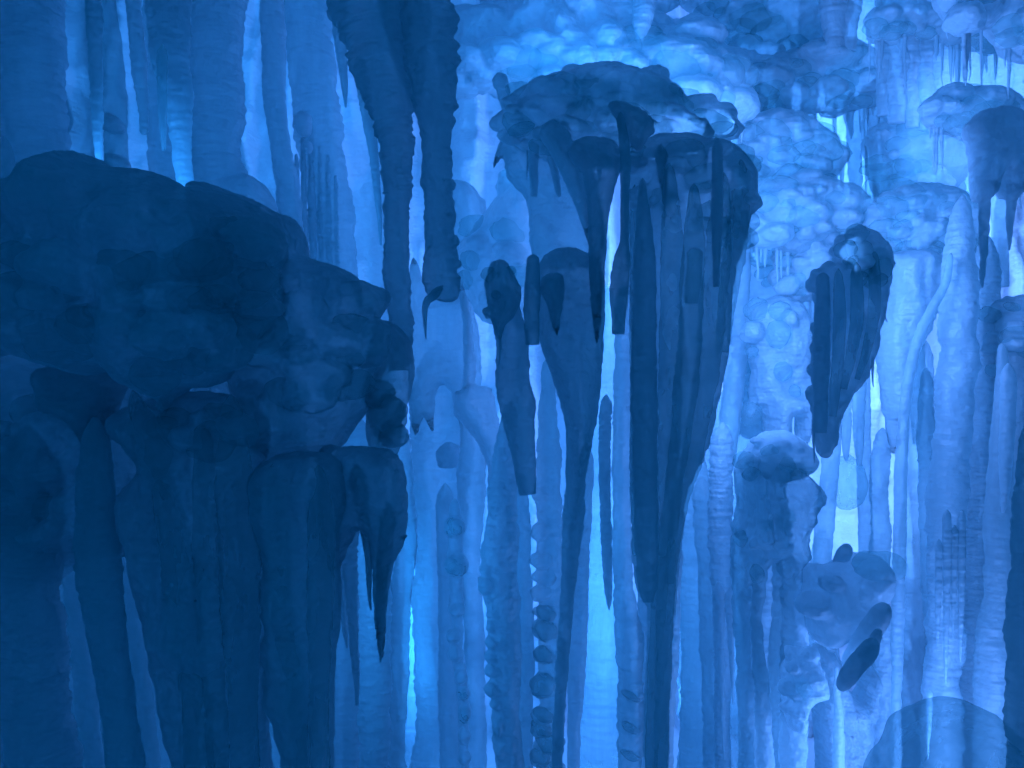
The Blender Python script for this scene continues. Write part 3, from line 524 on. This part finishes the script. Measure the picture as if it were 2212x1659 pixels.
mass('craggy darker mass with a jutting shoulder, bottom right of centre', 4.5, [(1590, 1010), (1640, 978), (1700, 990), (1745, 1030), (1778, 1062), (1776, 1085), (1745, 1130), (1740, 1190), (1700, 1260), (1680, 1200), (1650, 1240), (1620, 1300), (1592, 1260), (1586, 1150), (1596, 1080)],
     .2, 'ice', name='craggy_ice_mass', edge=45, rough=6, lump=.35, flute=.25, lobes=12, size=20, flat=1.1, seed=9, lsc=36, sep=.2, vox=3.6, sm=1,
     fuse=[(4.5, [(1606, 1100, 18), (1600, 1250, 20), (1604, 1400, 17), (1612, 1520, 20), (1616, 1670, 22)], rf), (4.4, [(1640, 1100, 18), (1642, 1250, 17), (1634, 1330, 12), (1640, 1420, 16), (1648, 1560, 20), (1652, 1670, 22)], rf),
           (4.45, [(1722, 1050, 26), (1716, 1180, 28), (1718, 1280, 30), (1714, 1400, 28), (1716, 1540, 28), (1710, 1670, 30)], rf), (4.55, [(1676, 1100, 16), (1682, 1260, 15), (1680, 1400, 19), (1684, 1540, 22), (1682, 1670, 24)], rf)])
mass('ragged knobbly bulge low on the right flank of the craggy mass', 4.35, [(1700, 1400), (1740, 1400), (1772, 1435), (1786, 1480), (1778, 1500), (1745, 1520), (1735, 1580), (1700, 1560), (1690, 1480)], .13, 'rimed', edge=30, rough=5, lobes=8, size=18, flat=1., sep=.2, seed=19)
mass('ragged clump on the shoulder above the craggy mass', 4.55, [(1640, 940), (1700, 930), (1740, 960), (1760, 1010), (1700, 1040), (1620, 1040), (1600, 1000)], .2, 'milky', lobes=8, size=24, edge=30, rough=3)
mass('pale knobbly strip hanging below the right-hand clusters', 5.5, [(1610, 700), (1650, 650), (1700, 640), (1745, 680), (1750, 800), (1760, 900), (1730, 980), (1712, 900), (1690, 1000), (1660, 960), (1640, 880), (1615, 900), (1622, 800)], .16, 'rimed', name='ice_curtain', cat='ice curtain', edge=35, rough=4, lobes=12, size=20, flat=1., seed=14, group='pale curtains of the right')
C('pale strip column pressed against the right edge of the broad central shell', 5.8, [(1600, 480, 22), (1596, 620, 24), (1592, 760, 24), (1580, 880, 22), (1560, 1000, 26)], 'ice', group=gR, per=18, rib=.06)
C('wide very pale column behind the knobbly strip', 6.6, [(1640, 800, 60), (1600, 950, 70), (1560, 1100, 80), (1540, 1300, 80), (1540, 1670, 80)], 'clear', group=gR, per=40)
# dark shell right
mass('dark hooked shell on the right, like a folded wing', 3.85, [(1755, 600), (1775, 578), (1810, 562), (1806, 530), (1830, 505), (1862, 492), (1895, 510), (1918, 545), (1919, 590), (1912, 640), (1900, 720), (1885, 785), (1862, 830), (1830, 868), (1812, 905), (1802, 960), (1790, 990), (1772, 985), (1758, 930), (1756, 800), (1762, 680)], .12, 'frost', name='ice_shell', cat='ice shell', group='broad shells of the centre and right', edge=36, rough=2, lobes=16, size=20, flat=.8, zone=[(1800, 530), (1860, 500), (1915, 550), (1905, 620), (1820, 590)], rimlobes=1, seed=15,
     folds=[(3.7, [(1812, 600, 10), (1814, 700, 15), (1808, 800, 13), (1798, 900, 8)], dict(rib=.03, per=30)), (3.7, [(1850, 590, 12), (1852, 680, 16), (1840, 760, 13), (1822, 840, 8)], dict(rib=.03, per=30)), (3.72, [(1888, 560, 10), (1890, 650, 13), (1876, 740, 11), (1852, 820, 6)], dict(rib=.03, per=20))], drips=3)
I('dark straight stem at the left of the hooked shell', 3.68, [(1777, 600, 15), (1775, 720, 19), (1773, 820, 18), (1772, 900, 16), (1771, 935, 14)], 'milky', per=60, rib=.03, cap=.8, name='ice_stub', cat='ice stub')
mass('bright folded shell right of the dark hooked one', 5.0, [(1905, 560), (1960, 540), (2020, 545), (2048, 580), (2040, 640), (2010, 700), (1985, 760), (1965, 830), (1950, 880), (1930, 980), (1915, 900), (1905, 830), (1898, 740), (1912, 640)], .15, 'milky', name='ice_shell', cat='ice shell', group='broad shells of the centre and right', edge=34, rough=2, flute=.2)
I('long bent icicle curving down from the right-hand cluster', 4.6, [(2052, 560, 7), (2042, 610, 10), (2012, 670, 11), (1985, 730, 11), (1966, 800, 11), (1955, 880, 12), (1948, 980, 13), (1944, 1080, 13), (1942, 1250, 14), (1938, 1400, 13), (1936, 1540, 11), (1936, 1670, 11)], 'ice', per=16, rib=.07, name='bent_icicle')
C('smooth bright column right of the bent icicle', 5.4, [(1985, 780, 30), (1990, 900, 34), (1985, 1050, 34), (1980, 1200, 34), (1975, 1350, 32), (1970, 1500, 36), (1970, 1670, 40)], 'clear', group=gR, per=60, rib=.01)
C('dark smooth column between the bright ones on the right', 4.7, [(2076, 470, 24), (2074, 600, 38), (2072, 700, 40), (2066, 850, 40), (2052, 1020, 40), (2044, 1180, 38), (2040, 1350, 38), (2034, 1500, 42), (2030, 1670, 46)], 'milky', group=gR, per=50, rib=.03, rough=.07, lump=.1)
C('rough pale column toward the right edge', 4.9, [(2130, 560, 26), (2130, 720, 28), (2122, 900, 30), (2118, 1080, 32), (2112, 1250, 36), (2106, 1450, 40), (2100, 1670, 44)], 'rimed', group=gR, per=20, rib=.05)
C('darker column at the right frame edge', 4.8, [(2196, 780, 34), (2190, 950, 32), (2180, 1080, 24), (2186, 1200, 34), (2196, 1400, 44), (2200, 1670, 50)], 'milky', group=gR, per=24, rib=.03)
for i, (x, y0, y1, r) in enumerate([(2046, 1120, 1480, 10), (2062, 1150, 1380, 8), (2078, 1120, 1430, 9), (2028, 1180, 1400, 8), (2008, 1500, 1640, 6)]):
    I('fine icicle over the dark smooth column at right, %s from the left' % ('third', 'fourth', 'fifth', 'second', 'first')[i], 4.3, [(x, y0, r), (x-1, (y0+y1)/2, r*.8), (x-3, y1-30, r*.4), (x-3, y1, 1)], 'milky', per=13, rib=.08, group='thin icicles of the lower right')
C('rough pale column behind the bent icicle, ribbed', 5.9, [(1905, 960, 18), (1900, 1060, 20), (1902, 1180, 22), (1898, 1320, 20), (1895, 1500, 22), (1890, 1670, 22)], 'ice', group=gR, per=16, rib=.07)
C('pale ribbed column passing behind the left side of the rounded lump', 5.2, [(1800, 860, 14), (1798, 950, 18), (1788, 1060, 20), (1778, 1180, 20), (1772, 1330, 20)], 'ice', group=gR, per=18, rib=.05)
I('ribbed pale icicle in the bright slit, left one', 5.4, [(1826, 850, 14), (1828, 940, 11), (1828, 985, 6), (1828, 996, 2)], 'ice', per=12, rib=.1, group='icicles in the bright slit')
I('ribbed pale icicle in the bright slit, middle one', 5.4, [(1856, 830, 15), (1855, 920, 13), (1856, 970, 10), (1858, 1005, 4)], 'ice', per=12, rib=.1, group='icicles in the bright slit')
lobe('ice_boss', None, 5.5, 1826, 1046, 46, 60, m='fold', rot=.1, label='large pale blurred egg of ice above the rounded lump', cat='ice boss', group='bosses of the lower right', rough=.10)
# rounded lumps lower right
mass('rounded smooth lump facing the viewer, lower right', 4.3, [(1745, 1225), (1790, 1222), (1830, 1205), (1870, 1194), (1905, 1208), (1920, 1240), (1918, 1275), (1895, 1310), (1865, 1330), (1840, 1360), (1800, 1390), (1760, 1385), (1740, 1320)], .28, 'frost', edge=70, rough=2, lobes=5, size=40, sep=.3, name='ice_lump', cat='ice lump', lsc=80)
def log(label, d, a, b, r, m='dense', taper=.9, fwd=.5):
    """a rounded icicle stub pointing out toward the viewer: a = far end, b = near end (picture px)"""
    k = 1106/(TH*d); U, F = SPHL; n = 26; V = []; sd = nseed()
    P0 = Vector((px(a[0], d+fwd*.5), d+fwd*.5, pz(a[1], d+fwd*.5))); P1 = Vector((px(b[0], d-fwd*.5), d-fwd*.5, pz(b[1], d-fwd*.5)))
    ax = (P1-P0).normalized(); s = ax.cross(Vector((0, 0, 1))).normalized(); u = s.cross(ax); R = r/k; L = (P1-P0).length
    out = []
    for q in U.tolist():
        t = q[2]; e = max(-1, min(1, t)); rad = math.sqrt(max(0, 1-abs(e)**5)); c = P0+ax*(L*(.5+.5*e))
        h = math.hypot(q[0], q[1]) or 1; rr = R*rad*(taper+(1-taper)*(e*.5+.5))*(1+.12*float(fbm(np.array([[q[0]*1.5, q[1]*1.5, e*2+sd]]), sd)[0]))
        out.append(c+s*(q[0]/h*rr)+u*(q[1]/h*rr))
    o = mesh('ice_stub', [list(v) for v in out], F, M[m]); return tag(o, label, 'ice stub', 'rounded stubs pointing at the viewer')
log('small rounded finger on top of the rounded lump', 4.4, (1800, 1240), (1832, 1182), 17, 'frost')
log('upper dark log-like stub leaning right, below the rounded lump', 4.0, (1830, 1440), (1915, 1312), 27, 'frost')
log('lower darker log-like stub leaning right, near the bottom slit', 3.6, (1815, 1485), (1888, 1388), 22, 'frost')
log('small dark claw behind the lower log-like stub', 3.8, (1868, 1440), (1898, 1362), 13, 'frost')
mass('rough pale cone of ice beneath the log-like stubs', 4.9, [(1760, 1400), (1800, 1410), (1830, 1480), (1850, 1500), (1870, 1440), (1895, 1460), (1880, 1560), (1870, 1680), (1870, 2000), (1760, 2000), (1762, 1680), (1755, 1500)], .15, 'rimed', edge=36, rough=4, flute=.3)
I('dark icicle standing under the pale cone at the bottom', 4.5, [(1806, 1440, 4), (1808, 1500, 9), (1812, 1560, 11), (1812, 1620, 12), (1812, 1670, 12)], 'dense', per=18, rib=.05)
C('bright pale column behind the lower stubs', 6.0, [(1775, 1180, 20), (1770, 1300, 30), (1790, 1500, 30), (1790, 1670, 30)], 'clear', group=gR)
mass('big soft near mound in the bottom right corner', 2.9, [(1900, 1720), (1930, 1660), (1970, 1600), (2030, 1555), (2090, 1535), (2140, 1540), (2175, 1570), (2200, 1620), (2206, 1700), (2206, 1900), (1900, 1900)], .4, 'fold', name='ice_mound', cat='ice mound', group='snowy ice mounds', edge=140, rough=2, lsc=90)
C('dark smooth near column along the right frame edge, bottom', 2.7, [(2240, 820, 14), (2232, 960, 28), (2228, 1080, 36), (2224, 1250, 40), (2222, 1400, 46), (2230, 1540, 52), (2234, 1670, 58)], 'ice', group=gR, per=40, rib=.02)
C('blue column just inside the near column of the right edge', 4.6, [(2166, 760, 10), (2163, 950, 22), (2160, 1100, 30), (2158, 1250, 34), (2150, 1400, 40), (2150, 1670, 44)], 'ice', group=gR, per=24, rib=.03)

# ================================================================== right, upper: clusters of bright mounds
gMd = 'snowy ice mounds'
def mound(label, d, out, th=.25, m='ice', **k):
    k['lobes'] = int(k.get('lobes', 14)*1.5); k.setdefault('rimlobes', 1.5); k.setdefault('sm', 1); k.setdefault('vox', 4.0); k.setdefault('lin', .42); k.setdefault('size', 26); k.setdefault('edge', 50); k.setdefault('rough', 3); k['drips'] = k.get('drips', 6)+8; k.setdefault('drip_len', (30, 120)); k.setdefault('flat', .6)
    return mass(label, d, out, th, m, name='ice_mound', cat='ice mound', group=gMd, **k)
mound('bright mound at the top edge, right of the centre', 6.4, [(1500, -40), (1760, -40), (1800, 40), (1820, 90), (1780, 130), (1700, 150), (1640, 140), (1590, 110), (1540, 60)], .3, 'ice', lobes=26, size=32, edge=70, seed=51, extra=[(1740, 30, 60, 34), (1620, 40, 50, 30)])
mound('low bright mound below the topmost bright one', 6.0, [(1590, 130), (1660, 130), (1740, 110), (1790, 95), (1850, 110), (1890, 140), (1900, 190), (1870, 230), (1790, 240), (1690, 240), (1610, 250)], .3, 'ice', lobes=26, size=28, seed=52, extra=[(1790, 125, 70, 34)])
mound('bright bulging mound shaped like a loaf, right of the central shell', 5.6, [(1600, 300), (1640, 250), (1700, 250), (1760, 270), (1800, 310), (1820, 350), (1800, 385), (1750, 390), (1700, 400), (1640, 385), (1605, 350)], .28, 'ice', lobes=18, size=30, seed=53, extra=[(1775, 320, 44, 26, -.4)])
mound('bright mound with a pointed right side below the loaf-shaped one', 5.4, [(1620, 420), (1690, 385), (1760, 385), (1820, 400), (1860, 425), (1868, 460), (1850, 490), (1790, 510), (1720, 520), (1650, 530), (1620, 480)], .28, 'ice', lobes=18, size=30, seed=54)
mound('knobbly mound capping the dark hooked shell', 5.6, [(1680, 560), (1700, 520), (1760, 490), (1820, 478), (1880, 490), (1912, 530), (1922, 575), (1900, 600), (1850, 580), (1790, 600), (1740, 640), (1690, 640)], .25, 'milky', lobes=22, size=24, seed=55, flat=.8)
mound('large domed mound above the bright folded shell', 5.3, [(1880, 470), (1905, 430), (1950, 405), (2010, 402), (2060, 420), (2092, 460), (2100, 520), (2080, 570), (2030, 560), (1960, 560), (1900, 540)], .28, 'ice', lobes=18, size=32, seed=56)
mound('mound behind and above the domed one, pale', 5.9, [(1870, 300), (1900, 270), (1960, 250), (2020, 270), (2060, 310), (2080, 360), (2060, 410), (1980, 410), (1900, 420), (1880, 370)], .25, 'ice', lobes=16, size=28, seed=57)
mound('dim mound at the top right with a dark shell hanging from it', 4.9, [(2000, 230), (2040, 205), (2110, 200), (2180, 220), (2260, 260), (2260, 340), (2180, 330), (2120, 300), (2080, 290), (2030, 270)], .25, 'milky', lobes=14, size=32, seed=58)
mound('blue dim mound in the top right corner', 4.5, [(2040, -40), (2260, -40), (2260, 120), (2190, 110), (2150, 60), (2090, 70), (2060, 30)], .25, 'dense', lobes=9, size=34, seed=59)
mound('narrow crumbly mound above the icicle fringe near the top right', 5.2, [(1880, 40), (1930, 0), (1990, 10), (2060, 30), (2130, 60), (2150, 100), (2100, 110), (2030, 80), (1960, 70), (1900, 90)], .2, 'ice', lobes=14, size=24, seed=60, drips=12, drip_len=(40, 140))
gU = 'fringe columns near the top right'
for (x, y0, y1, r, m, lab) in [(1800, -20, 70, 22, 'milky', 'stubby column at the top edge, left of the bright slit'), (1830, -20, 60, 20, 'ice', 'slanting pale column at the top edge beside the stubby one'), (1905, 40, 200, 12, 'ice', 'pale fringe column, first from the left'),
                               (1935, 60, 215, 18, 'ice', 'pale fringe column, second and wider'), (1968, 60, 225, 14, 'milky', 'dark-edged fringe column, third from the left'), (1996, 80, 230, 16, 'ice', 'pale fringe column, fourth from the left'), (2035, 70, 215, 24, 'milky', 'broad dim fringe column beside the fourth'),
                               (2085, 80, 220, 22, 'milky', 'dim fringe column under the corner mound'), (2125, 90, 230, 16, 'ice', 'pale fringe column under the corner mound'), (2160, 100, 235, 16, 'milky', 'ragged fringe column near the right edge'), (2198, 100, 260, 16, 'milky', 'last fringe column at the right edge')]:
    C(lab, 5.6, [(x, y0, r*1.5), (x+2, (y0+y1)/2, r*1.4), (x+3, y1, r*1.1), (x+3, y1+50, r*.9)], m, group=gU, per=18, rib=.06, rough=.08, lump=.12)
rnd = random.Random(4)
gV = 'drooping icicles below the bright mounds'
for (x, y0, y1, r, m, lab) in [(1888, 200, 380, 14, 'milky', 'icicle left of the bright slit at the right'), (1868, 210, 330, 12, 'ice', 'pale icicle left of the slit, shorter'), (1910, 230, 350, 12, 'milky', 'icicle edging the bright slit on its right'), (1838, 220, 300, 10, 'milky', 'small icicle under the low bright mound'),
                               (1735, 390, 450, 10, 'milky', 'small peg under the loaf-shaped mound'), (1760, 390, 455, 9, 'ice', 'pale peg under the loaf-shaped mound'), (1925, 545, 690, 12, 'milky', 'icicle along the edge of the bright folded shell'), (2010, 460, 520, 12, 'ice', 'pale peg on the domed mound'),
                               (1590, 150, 240, 10, 'milky', 'small icicle on the right tip of the hazy top mound'), (1605, 180, 250, 7, 'milky', 'thinner icicle at the right tip of the hazy top mound')]:
    I(lab, 6.1, [(x, y0, r*1.1), (x+rnd.uniform(-3, 3), (y0+y1)/2, r*.8), (x+1, y1-15, r*.5), (x+1, y1, 1.5)], m, per=14, rib=.08, group=gV)
mass('dark shell hanging at the right edge, split into two points', 3.75, [(2090, 270), (2120, 240), (2160, 235), (2200, 250), (2260, 290), (2260, 420), (2215, 400), (2196, 430), (2176, 430), (2152, 385), (2138, 430), (2114, 430), (2106, 330)], .13, 'dense', name='ice_shell', cat='ice shell', group='broad shells of the centre and right', edge=30, rough=2,
     fuse=[(3.75, [(2126, 340, 16), (2126, 440, 13), (2124, 540, 9), (2122, 600, 6), (2121, 624, 3)], dict(rib=.04, per=20)), (3.75, [(2184, 340, 16), (2184, 430, 12), (2181, 500, 8), (2180, 545, 3)], dict(rib=.04, per=20))])
C('pale column beside the two-pointed dark shell', 5.6, [(2100, 560, 14), (2160, 340, 14), (2160, 480, 16), (2165, 620, 14)][1:], 'ice', group=gR, per=18)
mound('pale clump at the right edge, middle height', 4.9, [(2130, 700), (2160, 650), (2210, 640), (2260, 660), (2260, 780), (2200, 790), (2170, 830), (2140, 800)], .2, 'milky', lobes=8, size=24, seed=61)
# filler banks of bright ice behind the right side
mound('wide pale bank of lumps behind the right-hand mounds, upper part', 7.0, [(1560, 60), (1700, -40), (1900, -40), (2100, 100), (2150, 300), (2050, 450), (1800, 420), (1640, 420), (1580, 250)], .35, 'milky', lobes=26, size=32, seed=71, edge=80, drips=10, drip_len=(60, 160), flute=.3)
mound('wide pale bank of lumps behind the right-hand mounds, lower part', 6.7, [(1600, 420), (1760, 420), (1900, 480), (1880, 620), (1760, 760), (1700, 900), (1610, 900), (1590, 640)], .3, 'milky', lobes=44, size=30, seed=72, edge=80, drips=8)

# further columns that close the gaps
C('dim ribbed column filling the gap between the glassy drips and the brightest strip', 4.9, [(780, 1000, 50), (790, 1200, 56), (800, 1400, 54), (806, 1670, 60)], 'milky', group=gM, per=22, rib=.03)
C('hazy column behind the string of knobs', 5.2, [(962, 1080, 18), (966, 1300, 20), (970, 1500, 22), (972, 1670, 24)], 'ice', group=gM, per=24, rib=.03)
C('pale fluted column just left of the craggy mass', 5.3, [(1520, 1080, 26), (1534, 1250, 26), (1538, 1450, 24), (1540, 1670, 26)], 'ice', group=gR, per=22, rib=.05, rough=.06)
C('rough column reaching the bottom edge behind the craggy mass', 4.9, [(1650, 1050, 46), (1660, 1250, 54), (1664, 1450, 56), (1666, 1670, 60)], 'milky', group=gR, per=20, rib=.05, rough=.06)
C('ribbed column near the bottom, right of the log-like stubs', 4.9, [(1905, 1350, 22), (1912, 1450, 26), (1906, 1560, 24), (1904, 1670, 24)], 'milky', group=gR, per=18, rib=.06, nubs=[(1908, 1560, 14, 12), (1900, 1600, 13, 11), (1906, 1640, 15, 12)])
C('pale column behind the fine icicles at the right', 5.1, [(2060, 1000, 46), (2062, 1200, 52), (2060, 1400, 52), (2060, 1670, 56)], 'milky', group=gR, per=24, rib=.05, rough=.06)
C('jagged pale column between the rough one and the dark one at the right edge', 5.0, [(2160, 800, 24), (2158, 1000, 28), (2154, 1200, 30), (2150, 1400, 34), (2150, 1670, 36)], 'rimed', group=gR, per=16, rib=.07, rough=.09)
I('dark pointed icicle at the right edge above the near column', 4.4, [(2178, 820, 18), (2176, 940, 16), (2170, 1040, 11), (2168, 1090, 7), (2166, 1108, 3)], 'milky', per=16, rib=.05)

for (x, y0, y1, r, d, lab) in [(1745, -20, 240, 20, 6.2, 'fluted column at the top, between the two bright top mounds'), (1690, 120, 300, 16, 6.0, 'pale fluted peg above the loaf-shaped mound'), (1640, 220, 420, 18, 6.1, 'fluted peg at the left end of the loaf-shaped mound'),
                               (1790, 380, 560, 18, 5.9, 'peg column between the pointed mound and the knobbly one'), (1700, 500, 700, 20, 5.7, 'peg column under the pointed bright mound'), (1845, 230, 460, 14, 6.3, 'slim column edging the bright slit on its left'),
                               (1925, 180, 420, 15, 6.3, 'slim column edging the bright slit on its right'), (2060, 300, 560, 20, 5.9, 'fluted column behind the dim mound at the top right'), (1975, 560, 900, 18, 5.6, 'fluted column inside the bright folded shell'), (2000, 820, 1300, 16, 5.2, 'ribbed column laid over the smooth bright one at the right')]:
    C(lab, d, [(x, y0, r*.8), (x+2, (y0*2+y1)/3, r*1.2), (x+3, (y0+2*y1)/3, r), (x+4, y1, r*.7), (x+4, y1+60, r*.3)], 'ice', group='fluted pegs of the upper right', per=15, rib=.07, rough=.10, lump=.14)

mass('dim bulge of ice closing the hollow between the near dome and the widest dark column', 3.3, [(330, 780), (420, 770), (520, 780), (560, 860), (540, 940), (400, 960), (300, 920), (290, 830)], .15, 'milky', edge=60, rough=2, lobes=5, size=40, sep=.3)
C('narrow column standing in the brightest strip of the right side', 6.2, [(1862, 700, 12), (1866, 900, 15), (1868, 1100, 16), (1872, 1300, 18), (1874, 1500, 18), (1874, 1670, 20)], 'ice', group=gR, per=15, rib=.06, rough=.08)
